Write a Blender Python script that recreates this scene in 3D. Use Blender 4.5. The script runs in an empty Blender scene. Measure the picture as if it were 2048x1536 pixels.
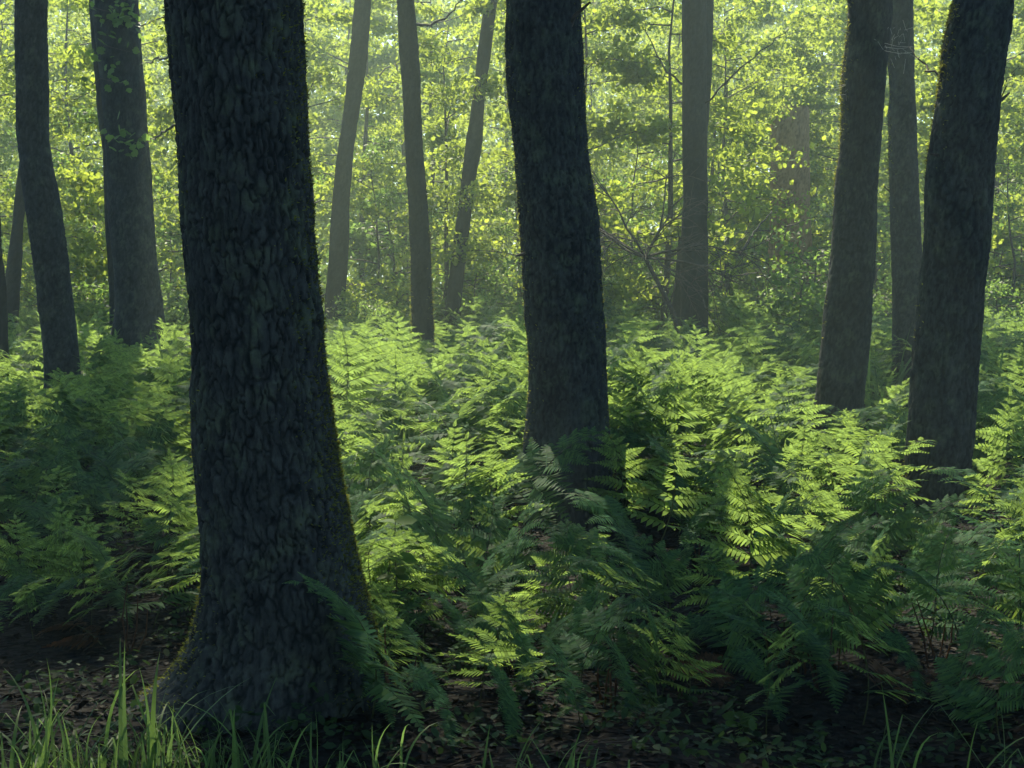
import bpy, math, random
import numpy as np
from mathutils import Vector, Matrix

# ------------------------------------------------------------------ camera, sky, sun, exposure
rng = np.random.default_rng(7)
random.seed(7)
sc = bpy.context.scene
COL = sc.collection
FPX = 2844.4
CAM_Z = 1.5
PITCH = math.atan((768 - 580) / FPX)
cam_d = bpy.data.cameras.new("camera")
cam_d.sensor_width = 36.0
cam_d.lens = 36.0 * FPX / 2048.0
cam_d.clip_start = 0.05
cam_d.clip_end = 2000
cam = bpy.data.objects.new("camera", cam_d)
COL.objects.link(cam)
cam.location = (0, 0, CAM_Z)
cam.rotation_euler = (math.radians(90) - PITCH, 0, 0)
sc.camera = cam

SUN_EL = math.radians(45)
SUN_AZ = math.radians(-13.5)          # from +Y towards +X
SUN_DIR = Vector((math.sin(SUN_AZ) * math.cos(SUN_EL), math.cos(SUN_AZ) * math.cos(SUN_EL), math.sin(SUN_EL)))
world = bpy.data.worlds.new("World")
sc.world = world
world.use_nodes = True
wn = world.node_tree
bg = wn.nodes["Background"]
sky = wn.nodes.new("ShaderNodeTexSky")
sky.sky_type = 'NISHITA'
sky.sun_disc = False
sky.sun_elevation = SUN_EL
sky.sun_rotation = SUN_AZ
wn.links.new(sky.outputs[0], bg.inputs[0])
sky.ozone_density = 3.0
sky.dust_density = 0.4
bg.inputs[1].default_value = 0.125
sun_d = bpy.data.lights.new("sun", 'SUN')
sun_d.energy = 5.0
sun_d.angle = math.radians(0.5)
sun_d.color = (1.0, 0.90, 0.67)
sun = bpy.data.objects.new("sun", sun_d)
COL.objects.link(sun)
sun.rotation_euler = (-SUN_DIR).to_track_quat('-Z', 'Y').to_euler()
sc.view_settings.view_transform = 'Standard'
sc.view_settings.look = 'None'
sc.view_settings.exposure = 1.35
sc.view_settings.gamma = 1.0
sc.render.engine = 'CYCLES'
cy = sc.cycles
cy.use_denoising = True
cy.debug_use_spatial_splits = True
cy.max_bounces = 4
cy.diffuse_bounces = 3
cy.glossy_bounces = 2
cy.transmission_bounces = 3
cy.volume_bounces = 0
cy.transparent_max_bounces = 4
cy.sample_clamp_indirect = 4.0
cy.use_adaptive_sampling = True
cy.adaptive_threshold = 0.016

HAZE_DENSITY = 0.0037
HAZE_ANISO = 0.5
HAZE_COLOR = (0.70, 0.93, 0.84)

# ------------------------------------------------------------------ geometry helpers
def pix(px, py, Y):
    """point at depth Y (world y) seen at photo pixel px,py"""
    dx = (px - 1024) / FPX
    dy = (768 - py) / FPX
    d = np.array([dx, dy * math.sin(PITCH) + math.cos(PITCH), dy * math.cos(PITCH) - math.sin(PITCH)])
    return np.array([0, 0, CAM_Z]) + d * (Y / d[1])

def ground(x, y):
    x = np.asarray(x, float); y = np.asarray(y, float)
    g = 0.05 * np.sin(x * 0.9 + 1.3) * np.sin(y * 0.7 + .4) + 0.03 * np.sin(x * 2.3 + y * 1.7) + 0.018 * np.sin(x * 5.1 - y * 4.3)
    return g + 0.018 * np.clip(y - 8, 0, 30)

def mesh_from(name, V, F, mat=None, smooth=True, attr=None):
    V = np.asarray(V, np.float32); F = np.asarray(F, np.int32)
    me = bpy.data.meshes.new(name)
    k = F.shape[1]
    me.vertices.add(len(V)); me.vertices.foreach_set("co", V.ravel())
    me.loops.add(F.size); me.loops.foreach_set("vertex_index", F.ravel())
    me.polygons.add(len(F))
    me.polygons.foreach_set("loop_start", np.arange(0, F.size, k, dtype=np.int32))
    me.polygons.foreach_set("loop_total", np.full(len(F), k, np.int32))
    if smooth:
        me.polygons.foreach_set("use_smooth", np.ones(len(F), bool))
    me.update(calc_edges=True)
    if mat is not None:
        me.materials.append(mat)
    if attr is not None:
        at = me.attributes.new("plate", 'FLOAT', 'POINT'); at.data.foreach_set("value", np.asarray(attr, np.float32))
    return me

def obj(name, me, parent=None, matrix=None):
    o = bpy.data.objects.new(name, me)
    COL.objects.link(o)
    if parent is not None:
        o.parent = parent
    if matrix is not None:
        o.matrix_local = matrix
    return o

def tag(o, label=None, cat=None, group=None, kind=None):
    if label: o["label"] = label
    if cat: o["category"] = cat
    if group: o["group"] = group
    if kind: o["kind"] = kind
    return o

class Acc:
    """collects triangles"""
    def __init__(s): s.V = []; s.F = []; s.n = 0
    def add(s, V, F):
        V = np.asarray(V, float); F = np.asarray(F, int)
        s.V.append(V); s.F.append(F + s.n); s.n += len(V)
    def mesh(s, name, mat, smooth=True):
        return mesh_from(name, np.concatenate(s.V), np.concatenate(s.F), mat, smooth)

def scatter(tv, tf, M, T):
    """copy template tv,tf with matrices M (k,3,3) and translations T (k,3)"""
    k, n = len(T), len(tv)
    V = np.einsum('kij,nj->kni', M, tv) + T[:, None, :]
    F = tf[None] + (np.arange(k) * n)[:, None, None]
    return V.reshape(-1, 3), F.reshape(-1, tf.shape[1])

def tube(pts, rad, sides=5, cap=True):
    pts = np.asarray(pts, float); n = len(pts)
    rad = np.broadcast_to(np.asarray(rad, float), (n,))
    T = np.gradient(pts, axis=0); T /= np.linalg.norm(T, axis=1, keepdims=True) + 1e-9
    ref = np.array([0.0, 0, 1]) if abs(T[:, 2]).mean() < .8 else np.array([1.0, 0, 0])
    A = np.cross(T, ref); A /= np.linalg.norm(A, axis=1, keepdims=True) + 1e-9
    B = np.cross(T, A)
    a = np.arange(sides) * 2 * math.pi / sides
    V = pts[:, None] + rad[:, None, None] * (np.cos(a)[None, :, None] * A[:, None] + np.sin(a)[None, :, None] * B[:, None])
    F = []
    for i in range(n - 1):
        for j in range(sides):
            p, q = i * sides + j, i * sides + (j + 1) % sides
            F += [(p, q, q + sides), (p, q + sides, p + sides)]
    return V.reshape(-1, 3), np.array(F)

def frames(normal, direction):
    """rotation matrices with x=direction, z~normal; arrays (k,3)"""
    x = direction / np.linalg.norm(direction, axis=1, keepdims=True)
    y = np.cross(normal, x); y /= np.linalg.norm(y, axis=1, keepdims=True) + 1e-9
    z = np.cross(x, y)
    return np.stack([x, y, z], axis=2)

def hash3(i, j, k, s=0):
    h = (i.astype(np.int64) * 374761393 + j.astype(np.int64) * 668265263 + k.astype(np.int64) * 2147483647 + s * 974711) & 0xffffffff
    h = ((h ^ (h >> 13)) * 1274126177) & 0xffffffff
    h = ((h ^ (h >> 16)) * 2246822519) & 0xffffffff
    h ^= h >> 15
    return (h & 0xffffff) / float(0x1000000)

def vnoise(P, s=0):
    f = np.floor(P); t = P - f; t = t * t * (3 - 2 * t); f = f.astype(int)
    r = 0
    for a in (0, 1):
        for b in (0, 1):
            for c in (0, 1):
                w = (t[:, 0] if a else 1 - t[:, 0]) * (t[:, 1] if b else 1 - t[:, 1]) * (t[:, 2] if c else 1 - t[:, 2])
                r = r + w * hash3(f[:, 0] + a, f[:, 1] + b, f[:, 2] + c, s)
    return r * 2 - 1

def worley(P, s=0):
    f = np.floor(P).astype(int)
    d1 = np.full(len(P), 9.0); d2 = np.full(len(P), 9.0)
    for a in (-1, 0, 1):
        for b in (-1, 0, 1):
            for c in (-1, 0, 1):
                i, j, k = f[:, 0] + a, f[:, 1] + b, f[:, 2] + c
                q = np.stack([i + hash3(i, j, k, s + 1), j + hash3(i, j, k, s + 2), k + hash3(i, j, k, s + 3)], 1)
                d = np.sqrt(((P - q) ** 2).sum(1))
                d2 = np.minimum(d2, np.maximum(d, d1)); d1 = np.minimum(d1, d)
    return d1, d2

def sstep(a, b, x):
    t = np.clip((x - a) / (b - a), 0, 1)
    return t * t * (3 - 2 * t)

# ------------------------------------------------------------------ materials
def new_mat(name):
    m = bpy.data.materials.new(name); m.use_nodes = True
    nt = m.node_tree
    for n in list(nt.nodes): nt.nodes.remove(n)
    out = nt.nodes.new("ShaderNodeOutputMaterial")
    return m, nt, out

def ramp(nt, fac, stops):
    r = nt.nodes.new("ShaderNodeValToRGB")
    e = r.color_ramp.elements
    while len(e) < len(stops): e.new(0.5)
    for el, (p, c) in zip(e, stops):
        el.position = p; el.color = (*c, 1)
    nt.links.new(fac, r.inputs[0])
    return r.outputs[0]

def leaf_mat(name, refl, trans, rough=0.4, mix=0.5, spec=0.5, vary=0.35):
    """thin leaf: glossy diffuse surface plus light coming through; colour differs a little from leaf to leaf"""
    m, nt, out = new_mat(name)
    geo = nt.nodes.new("ShaderNodeNewGeometry")
    oi = nt.nodes.new("ShaderNodeObjectInfo")
    add = nt.nodes.new("ShaderNodeMath"); add.operation = 'ADD'
    nt.links.new(geo.outputs["Random Per Island"], add.inputs[0]); nt.links.new(oi.outputs["Random"], add.inputs[1])
    fr = nt.nodes.new("ShaderNodeMath"); fr.operation = 'FRACT'
    nt.links.new(add.outputs[0], fr.inputs[0])
    def rng3(c):
        d = tuple(v * (1 - vary) for v in c); b = tuple(v * (1 + vary) for v in c)
        y = (c[0] * (1 + .75 * vary), c[1] * (1 + .6 * vary), c[2] * (1 - .3 * vary))
        return [(0.0, d), (0.5, c), (0.8, y), (1.0, b)]
    p = nt.nodes.new("ShaderNodeBsdfPrincipled")
    p.inputs["Roughness"].default_value = rough
    p.inputs["Specular IOR Level"].default_value = spec
    nt.links.new(ramp(nt, fr.outputs[0], rng3(refl)), p.inputs["Base Color"])
    t = nt.nodes.new("ShaderNodeBsdfTranslucent")
    nt.links.new(ramp(nt, fr.outputs[0], rng3(trans)), t.inputs[0])
    mx = nt.nodes.new("ShaderNodeMixShader"); mx.inputs[0].default_value = mix
    nt.links.new(p.outputs[0], mx.inputs[1]); nt.links.new(t.outputs[0], mx.inputs[2])
    nt.links.new(mx.outputs[0], out.inputs[0])
    return m

def bark_mat(name, dark, light, lichen, lich_amt=0.5, scale=1.0):
    m, nt, out = new_mat(name)
    tc = nt.nodes.new("ShaderNodeTexCoord")
    mp = nt.nodes.new("ShaderNodeMapping"); mp.inputs["Scale"].default_value = (1, 1, 0.35)
    nt.links.new(tc.outputs["Object"], mp.inputs[0])
    n1 = nt.nodes.new("ShaderNodeTexNoise"); n1.inputs["Scale"].default_value = 38 * scale; n1.inputs["Detail"].default_value = 8; n1.inputs["Roughness"].default_value = .7
    nt.links.new(mp.outputs[0], n1.inputs[0])
    n2 = nt.nodes.new("ShaderNodeTexNoise"); n2.inputs["Scale"].default_value = 8 * scale; n2.inputs["Detail"].default_value = 6; n2.inputs["Roughness"].default_value = .65
    nt.links.new(tc.outputs["Object"], n2.inputs[0])
    base0 = ramp(nt, n1.outputs[0], [(0.3, dark), (0.7, light)])
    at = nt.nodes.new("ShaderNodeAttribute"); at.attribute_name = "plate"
    am = nt.nodes.new("ShaderNodeMixRGB")          # bark colour goes darker from the plate faces into the fissures
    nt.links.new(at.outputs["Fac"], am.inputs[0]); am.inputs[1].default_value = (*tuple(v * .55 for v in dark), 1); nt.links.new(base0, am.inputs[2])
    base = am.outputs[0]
    lm = ramp(nt, n2.outputs[0], [(0.5, (0, 0, 0)), (0.68, (lich_amt,) * 3)])
    mx = nt.nodes.new("ShaderNodeMixRGB")
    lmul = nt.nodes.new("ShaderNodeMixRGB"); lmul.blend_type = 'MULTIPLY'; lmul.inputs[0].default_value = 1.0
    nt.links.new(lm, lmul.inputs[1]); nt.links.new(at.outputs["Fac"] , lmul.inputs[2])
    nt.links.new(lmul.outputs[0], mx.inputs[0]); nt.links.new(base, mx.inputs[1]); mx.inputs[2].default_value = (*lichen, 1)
    p = nt.nodes.new("ShaderNodeBsdfPrincipled"); p.inputs["Roughness"].default_value = .9
    p.inputs["Specular IOR Level"].default_value = .15
    nt.links.new(mx.outputs[0], p.inputs["Base Color"])
    b = nt.nodes.new("ShaderNodeBump"); b.inputs["Strength"].default_value = .7; b.inputs["Distance"].default_value = .006
    nt.links.new(n1.outputs[0], b.inputs["Height"]); nt.links.new(b.outputs[0], p.inputs["Normal"])
    nt.links.new(p.outputs[0], out.inputs[0])
    return m

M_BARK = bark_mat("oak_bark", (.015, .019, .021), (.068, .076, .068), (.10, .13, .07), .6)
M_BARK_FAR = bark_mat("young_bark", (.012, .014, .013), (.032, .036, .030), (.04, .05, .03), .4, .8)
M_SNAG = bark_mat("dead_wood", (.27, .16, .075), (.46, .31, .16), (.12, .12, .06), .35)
def plain_mat(name, c0, c1, sc_=30):
    m, nt, out = new_mat(name)
    tc = nt.nodes.new("ShaderNodeTexCoord"); n1 = nt.nodes.new("ShaderNodeTexNoise"); n1.inputs["Scale"].default_value = sc_; n1.inputs["Detail"].default_value = 5
    nt.links.new(tc.outputs["Object"], n1.inputs[0])
    p = nt.nodes.new("ShaderNodeBsdfPrincipled"); p.inputs["Roughness"].default_value = .85
    nt.links.new(ramp(nt, n1.outputs[0], [(.35, c0), (.65, c1)]), p.inputs["Base Color"]); nt.links.new(p.outputs[0], out.inputs[0])
    return m
M_TWIG = plain_mat("twig_bark", (.03, .025, .018), (.09, .07, .05))
M_MOSS = leaf_mat("moss", (.06, .08, .022), (.2, .22, .045), .8, .55, .05, .5)
M_FERN = leaf_mat("fern_leaf", (.038, .108, .05), (.205, .315, .075), .6, .54, .05, .4)
M_FERN_STEM = leaf_mat("fern_stalk", (.05, .065, .02), (.05, .06, .01), .5, .2, .4)
M_DEAD_STEM = leaf_mat("dead_stalk", (.085, .045, .024), (.06, .03, .014), .7, .2, .1)
M_GRASS = leaf_mat("grass_blade", (.055, .115, .04), (.15, .26, .07), .5, .5, .15)
M_LEAF = leaf_mat("understory_leaf", (.08, .17, .035), (.385, .485, .06), .55, .6, .12, .22)
M_LEAF_G = leaf_mat("bush_leaf", (.055, .12, .035), (.22, .36, .07), .5, .55, .3, .3)
M_CANOPY = leaf_mat("oak_canopy_leaf", (.05, .095, .02), (.12, .18, .03), .5, .4, .4)
M_SEED = leaf_mat("seedling_leaf", (.05, .11, .025), (.2, .34, .05), .6, .5, .06, .2)
M_HERB = leaf_mat("herb_leaf", (.022, .052, .022), (.05, .09, .025), .6, .4, .08, .3)
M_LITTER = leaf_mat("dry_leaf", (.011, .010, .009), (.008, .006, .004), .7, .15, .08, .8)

def ground_mat():
    m, nt, out = new_mat("forest_soil")
    tc = nt.nodes.new("ShaderNodeTexCoord")
    n1 = nt.nodes.new("ShaderNodeTexNoise"); n1.inputs["Scale"].default_value = 14; n1.inputs["Detail"].default_value = 9; n1.inputs["Roughness"].default_value = .72
    n2 = nt.nodes.new("ShaderNodeTexVoronoi"); n2.inputs["Scale"].default_value = 26
    nt.links.new(tc.outputs["Object"], n1.inputs[0]); nt.links.new(tc.outputs["Object"], n2.inputs["Vector"])
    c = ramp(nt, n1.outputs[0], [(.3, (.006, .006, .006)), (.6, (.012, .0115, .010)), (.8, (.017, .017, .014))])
    p = nt.nodes.new("ShaderNodeBsdfPrincipled"); p.inputs["Roughness"].default_value = .95; p.inputs["Specular IOR Level"].default_value = .08
    nt.links.new(c, p.inputs["Base Color"])
    b = nt.nodes.new("ShaderNodeBump"); b.inputs["Strength"].default_value = .9; b.inputs["Distance"].default_value = .03
    nt.links.new(n2.outputs["Distance"], b.inputs["Height"]); nt.links.new(b.outputs[0], p.inputs["Normal"])
    nt.links.new(p.outputs[0], out.inputs[0])
    return m

# ------------------------------------------------------------------ ground
gx = np.concatenate([np.linspace(-400, -16, 14), np.linspace(-15, 15, 151), np.linspace(16, 400, 14)])
gy = np.concatenate([np.linspace(-200, 1, 14), np.linspace(2, 32, 151), np.linspace(34, 600, 24)])
GX, GY = np.meshgrid(gx, gy)
Vg = np.stack([GX, GY, ground(GX, GY)], 2).reshape(-1, 3)
nx_, ny_ = len(gx), len(gy)
ii = (np.arange(ny_ - 1)[:, None] * nx_ + np.arange(nx_ - 1)[None]).ravel()
Fg = np.stack([ii, ii + 1, ii + nx_ + 1, ii + nx_], 1)
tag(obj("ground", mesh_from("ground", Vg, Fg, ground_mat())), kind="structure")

# ------------------------------------------------------------------ oak trunks
def trunk_mesh(name, outline, Y, mat, du, dv, amp, plate, ztop, seed, lump=0.012, top_h=9.0, flare=None, lean=.5):
    """outline: rows (py, xleft, xright) read off the photo; the trunk stands at depth Y with that width"""
    rows = sorted(outline, key=lambda r: -r[0])
    C, R = [], []
    for py, xl, xr in rows:
        a, b = pix(xl, py, Y), pix(xr, py, Y)
        C.append((a + b) / 2); R.append((b[0] - a[0]) / 2)
    C = np.array(C); R = np.array(R)
    zs = C[:, 2]
    g = float(ground(C[0, 0], Y))
    if zs[0] > g - .1:      # run down into the soil
        zz = g - .12; t = min(.35, (zs[0] - zz) * .25)
        C = np.vstack([[C[0, 0] - (C[1, 0] - C[0, 0]) * .3, Y, zz], C]); R = np.concatenate([[R[0] * (1 + t)], R]); zs = C[:, 2]
    top = zs[-1]
    if top < top_h:
        slope = (C[-1, 0] - C[-3, 0]) / (zs[-1] - zs[-3])
        C = np.vstack([C, [C[-1, 0] + slope * (lean if top_h < 9 else 0) * (top_h - top), Y, top_h]]); R = np.concatenate([R, [R[-1] * .72]]); zs = C[:, 2]
    zt = min(ztop, top_h)
    vz = np.concatenate([np.arange(zs[0], zt, dv), np.linspace(zt, top_h, 14)]) if top_h > zt + .3 else np.arange(zs[0], top_h, dv)
    def sm(vals):
        zf = np.linspace(zs[0], top_h, 600); f = np.interp(zf, zs, vals)
        k = np.hanning(21); k /= k.sum()
        return np.interp(vz, zf, np.convolve(np.pad(f, 10, mode='edge'), k, 'valid'))
    cx, r = sm(C[:, 0]), sm(R)
    nu = max(16, int(2 * math.pi * R.mean() / du))
    th = np.arange(nu) * 2 * math.pi / nu
    Z, TH = np.meshgrid(vz, th, indexing='ij')
    RR = np.repeat(r[:, None], nu, 1)
    ct, st = np.cos(TH).ravel(), np.sin(TH).ravel()
    z = Z.ravel(); rm = R.mean()
    P0 = np.stack([ct * rm, st * rm, z], 1)
    warp = np.stack([vnoise(P0 * 9 + 3, seed), vnoise(P0 * 9 + 17, seed + 1), vnoise(P0 * 6 + 31, seed + 2)], 1) * .02
    warp = warp + np.stack([vnoise(P0 * 42 + 3, seed + 21), vnoise(P0 * 42 + 17, seed + 22), vnoise(P0 * 30 + 31, seed + 23)], 1) * .009
    pw, ph = plate
    Q = (P0 + warp) / np.array([pw, pw, ph])
    d1, d2 = worley(Q, seed)
    brk = vnoise(P0 * np.array([7, 7, 5.0]) + 41, seed + 12) * .5 + .5
    pl = sstep(-.03, .12 + .16 * brk, d2 - d1)
    Q2 = (P0 + warp * 1.3) / np.array([pw * .8, pw * .8, pw * .9])
    e1, e2 = worley(Q2, seed + 9)
    fine = sstep(-.12, .16, e2 - e1)
    rough = vnoise(P0 * np.array([120, 120, 70.0]), seed + 4)
    big = vnoise(P0 * np.array([4.2, 4.2, 2.1]), seed + 5)
    patch = .55 + .45 * vnoise(P0 * 3.1, seed + 6)
    disp = amp * (pl * (.6 + .5 * patch) + .3 * fine * pl + .32 * rough + .4 * vnoise(P0 * np.array([34, 34, 15.0]), seed + 15)) + lump * big - amp * .7
    gb = np.random.default_rng(seed + 500)
    for _ in range(int(3 + (zt - zs[0]) * 1.2)):
        bt, bz_, br = gb.uniform(0, 2 * math.pi), gb.uniform(zs[0] + .5, zt), min(gb.uniform(.05, .13), rm * .55)
        dth = (TH.ravel() - bt + math.pi) % (2 * math.pi) - math.pi
        disp = disp + gb.uniform(.06, .2) * br * np.exp(-((dth * rm) ** 2 + ((z - bz_) * .7) ** 2) / (br * br))
    rad = RR.ravel() + disp
    if flare:       # buttress roots (angle, height, reach)
        for ang, hh, reach in flare:
            w = np.clip(np.cos(TH.ravel() - ang), 0, 1) ** 5
            rad = rad + w * reach * np.exp(-np.clip(z - g, 0, 9) / hh)
    V = np.stack([np.repeat(cx[:, None], nu, 1).ravel() + ct * rad, Y + st * rad, z], 1)
    nv = len(vz)
    i = np.arange(nv - 1)[:, None] * nu
    j = np.arange(nu)[None]
    jn = (j + 1) % nu
    F = np.stack([i + j, i + jn, i + nu + jn, i + nu + j], 2).reshape(-1, 4)
    # closing lid on top
    V = np.vstack([V, [cx[-1], Y, vz[-1] + .01]])
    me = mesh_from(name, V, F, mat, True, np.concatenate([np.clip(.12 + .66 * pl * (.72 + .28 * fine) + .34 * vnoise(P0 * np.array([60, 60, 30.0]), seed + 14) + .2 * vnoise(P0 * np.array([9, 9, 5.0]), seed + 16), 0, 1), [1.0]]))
    return me, dict(cx=cx, r=r, z=vz, V=V, nu=nu, th=th, top=(cx[-1], Y, vz[-1]))

def moss_mesh(info, Y, sel, count, size, seed):
    """short moss shoots standing on the bark; sel(theta,z)->probability"""
    g = np.random.default_rng(seed)
    nu = info["nu"]; nvis = np.searchsorted(info["z"], info["zvis"])
    idx = g.integers(nu, nu * (nvis - 1), count * 6)
    V = info["V"][idx]
    th = info["th"][idx % nu]
    keep = g.random(len(idx)) < sel(th, V[:, 2])
    V, th = V[keep][:count], th[keep][:count]
    n = np.stack([np.cos(th), np.sin(th), np.full(len(th), .25)], 1) + g.normal(0, .45, (len(th), 3))
    tv = np.array([[-.1, -.22, 0], [-.1, .22, 0], [.55, .16, .06], [1, 0, 0.0], [.55, -.16, .06]])
    tf = np.array([[0, 1, 2], [0, 2, 4], [4, 2, 3]])
    s = size * g.uniform(.4, 1.3, len(th))
    M = frames(g.normal(0, 1, (len(th), 3)), n) * s[:, None, None]
    return scatter(tv, tf, M, V)

CROWN_MESH = []
def make_crown_meshes():
    leaf_v = np.array([[0, 0, 0], [.35, .26, .03], [.72, .3, .0], [1, 0, -.06], [.72, -.3, 0], [.35, -.26, .03]])
    leaf_f = np.array([[0, 1, 5], [1, 2, 5], [2, 4, 5], [2, 3, 4]])
    for s in range(3):
        g = np.random.default_rng(100 + s)
        n = 110
        cl = g.normal(0, 1, (n, 3)); cl /= np.linalg.norm(cl, axis=1, keepdims=True)
        cl *= g.uniform(.25, 1, (n, 1)) ** .5
        k = 42
        P = np.repeat(cl, k, 0) + g.normal(0, .10, (n * k, 3)) * np.array([1, 1, .6])
        nrm = g.normal(0, .55, (n * k, 3)) + np.array([0, 0, 1.0]); d = g.normal(0, 1, (n * k, 3))
        M = frames(nrm, d) * g.uniform(.05, .075, n * k)[:, None, None]
        a = Acc(); a.add(*scatter(leaf_v, leaf_f, M, P))
        CROWN_MESH.append(a.mesh("oak_crown", M_CANOPY))
make_crown_meshes()

TREES = []
def oak(label, outline, Y, mat=M_BARK, du=.012, dv=.014, amp=.01, plate=(.035, .075), seed=1, lump=.012, top_h=8.5,
        flare=None, crowns=(), moss=None, cat="tree", name="oak_tree", boughs=0):
    ztop = CAM_Z + .204 * Y + .15
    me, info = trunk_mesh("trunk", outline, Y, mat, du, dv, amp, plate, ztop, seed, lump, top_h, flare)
    info["zvis"] = ztop
    e = bpy.data.objects.new(name, None); COL.objects.link(e)
    bx = float(info["cx"][0]); bz = float(ground(bx, Y))
    e.location = (bx, Y, bz)
    off = Matrix.Translation((-bx, -Y, -bz))
    tr = obj("trunk", me, e, off)
    if moss:
        a = Acc()
        for sel, cnt, size in moss:
            a.add(*moss_mesh(info, Y, sel, cnt, size, seed + 77))
        tag(obj("moss", a.mesh("moss", M_MOSS), tr), kind="stuff")
    gs = np.random.default_rng(seed + 900)
    for q in range(0 if Y < 8 else int(gs.integers(0, 3))):
        zq = gs.uniform(1.6, ztop - .2); aq = gs.uniform(-1.2, .5) if gs.random() < .5 else gs.uniform(2.6, 4.3)
        cq = np.interp(zq, info["z"], info["cx"]); rq = np.interp(zq, info["z"], info["r"]) * .85
        d = np.array([math.cos(aq), math.sin(aq), gs.uniform(.1, .7)]); L = gs.uniform(.04, .14)
        p0 = np.array([cq + rq * math.cos(aq), Y + rq * math.sin(aq), zq])
        V, F = tube(np.array([p0, p0 + d * L * .5 + gs.normal(0, .015, 3), p0 + d * L + gs.normal(0, .03, 3)]), [.02, .013, .006], 6)
        obj("branch_stub", mesh_from("branch_stub", V, F, M_TWIG), tr)
    tx, ty, tz = info["top"]
    for q, (ox, oy, oz, rx, rz, var) in enumerate(crowns):
        c = Vector((tx + ox + (tz + oz - 1.6) * (math.tan(SUN_AZ) - math.tan(math.radians(-2.6))), ty + oy, tz + oz))     # unseen crowns, set off their trunks so their shade lands on chosen ground
        crown_ob = obj("crown", CROWN_MESH[var % 3], e, off @ Matrix.Translation(c) @ Matrix.Rotation(q * 1.3 + seed, 4, 'Z') @ Matrix.Diagonal((rx, rx, rz, 1)))
        crown_ob["kind"] = "stuff"
        # limb that carries it
        p0 = np.array([tx, ty, tz - .3]); p1 = np.array(c)
        mid = (p0 + p1) / 2 + np.array([0, 0, .4])
        t = np.linspace(0, 1, 7)[:, None]
        pts = (1 - t) ** 2 * p0 + 2 * t * (1 - t) * mid + t ** 2 * p1
        V, F = tube(pts, np.linspace(info["r"][-1] * .7, .03, 7), 7)
        obj("limb", mesh_from("limb", V, F, M_TWIG), e, off)
    tag(e, label, cat, "trunks of the oak wood")
    TREES.append((label, bx, Y))
    return e, info, off

PI = math.pi
right_side = lambda z0, z1: (lambda th, z: np.clip(np.cos(th - .35), 0, 1) ** 2 * sstep(z1, z0, z) + .02)
left_side = lambda th, z: np.clip(np.cos(th - PI + .45), 0, 1) ** 3 * np.clip(.35 + 1.1 * vnoise(np.stack([th * 1.5, z * 1.6, 0 * z], 1), 5), 0, 1)
def big_sel(th, z):
    r = np.clip(np.cos(th - .4), 0, 1) ** 2.5 * sstep(1.5, .55, z)
    l = np.clip(np.cos(th - PI + .3), 0, 1) ** 4 * (sstep(.55, .25, z) + .12)
    r2 = np.clip(np.cos(th + .1), 0, 1) ** 5 * .28
    return np.clip(r + l + r2, 0, 1)

BIG = [(0, 338, 597), (100, 345, 602), (200, 352, 607), (300, 360, 612), (400, 363, 618), (500, 370, 630), (600, 378, 637), (700, 385, 646),
       (800, 390, 655), (900, 396, 665), (1000, 400, 685), (1100, 405, 705), (1200, 403, 728), (1280, 396, 743), (1330, 385, 755), (1400, 370, 775), (1450, 355, 790)]
oak("massive dark oak trunk with flared mossy foot filling the near side", BIG, 5.2, du=.0052, dv=.0052, amp=.011, plate=(.028, .13), seed=11, lump=.016,
    top_h=6.5, flare=[(PI + .1, .11, .20), (.1, .14, .08), (-1.2, .1, .05), (2.0, .1, .06)],
    crowns=[(0, .5, 2.0, 3.4, 2.0, 0), (-2.6, 1.5, 1.6, 2.6, 1.6, 1)], moss=[(big_sel, 16000, .013)])
CEN = [(0, 1017, 1163), (100, 1015, 1167), (200, 1018, 1170), (300, 1027, 1173), (360, 1031, 1181), (400, 1034, 1188), (500, 1043, 1197), (600, 1050, 1203), (700, 1056, 1208),
       (800, 1055, 1212), (900, 1052, 1215), (1000, 1048, 1222), (1060, 1040, 1235)]
oak("dark upright oak trunk with ridged bark rising from ferns at the centre", CEN, 9.0, du=.0085, dv=.0095, amp=.013, plate=(.026, .17), seed=23, lump=.014,
    top_h=7.0, flare=[(.2, .2, .05), (PI, .2, .05)], crowns=[(.6, .9, 2.2, 2.7, 1.8, 2), (-2.2, .4, 2.4, 2.2, 1.5, 0)],
    moss=[(lambda th, z: np.clip(np.abs(np.cos(th)), 0, 1) ** 6 * .5, 3500, .014)])
RGT = [(0, 1910, 2025), (50, 1897, 2022), (100, 1887, 2012), (200, 1875, 1998), (300, 1862, 1985), (400, 1852, 1978), (500, 1850, 1972), (600, 1842, 1963), (700, 1830, 1957),
       (800, 1822, 1950), (900, 1812, 1942), (1000, 1805, 1934), (1050, 1797, 1940)]
oak("near-black crooked oak trunk with a mossy edge nearest the right border", RGT, 9.6, du=.0095, dv=.011, amp=.012, plate=(.034, .17), seed=31, lump=.02,
    top_h=7.2, crowns=[(.3, 1.0, 2.2, 3.1, 1.9, 1), (2.6, .2, 2.4, 2.8, 1.7, 2)], moss=[(left_side, 6000, .019)])
RM = [(0, 1695, 1783), (100, 1690, 1775), (200, 1683, 1768), (300, 1680, 1760), (400, 1672, 1755), (500, 1665, 1750), (600, 1652, 1745), (700, 1643, 1735), (800, 1632, 1722), (830, 1626, 1724)]
oak("dark leaning oak trunk with golden moss edge behind the big fern", RM, 12.4, du=.012, dv=.014, amp=.011, plate=(.034, .17), seed=41, lump=.018,
    top_h=7.6, crowns=[(-1.7, -2.3, 1.6, 2.4, 1.6, 0), (.9, -1.8, 2.0, 2.6, 1.6, 1)], moss=[(left_side, 5000, .022)])
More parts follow.
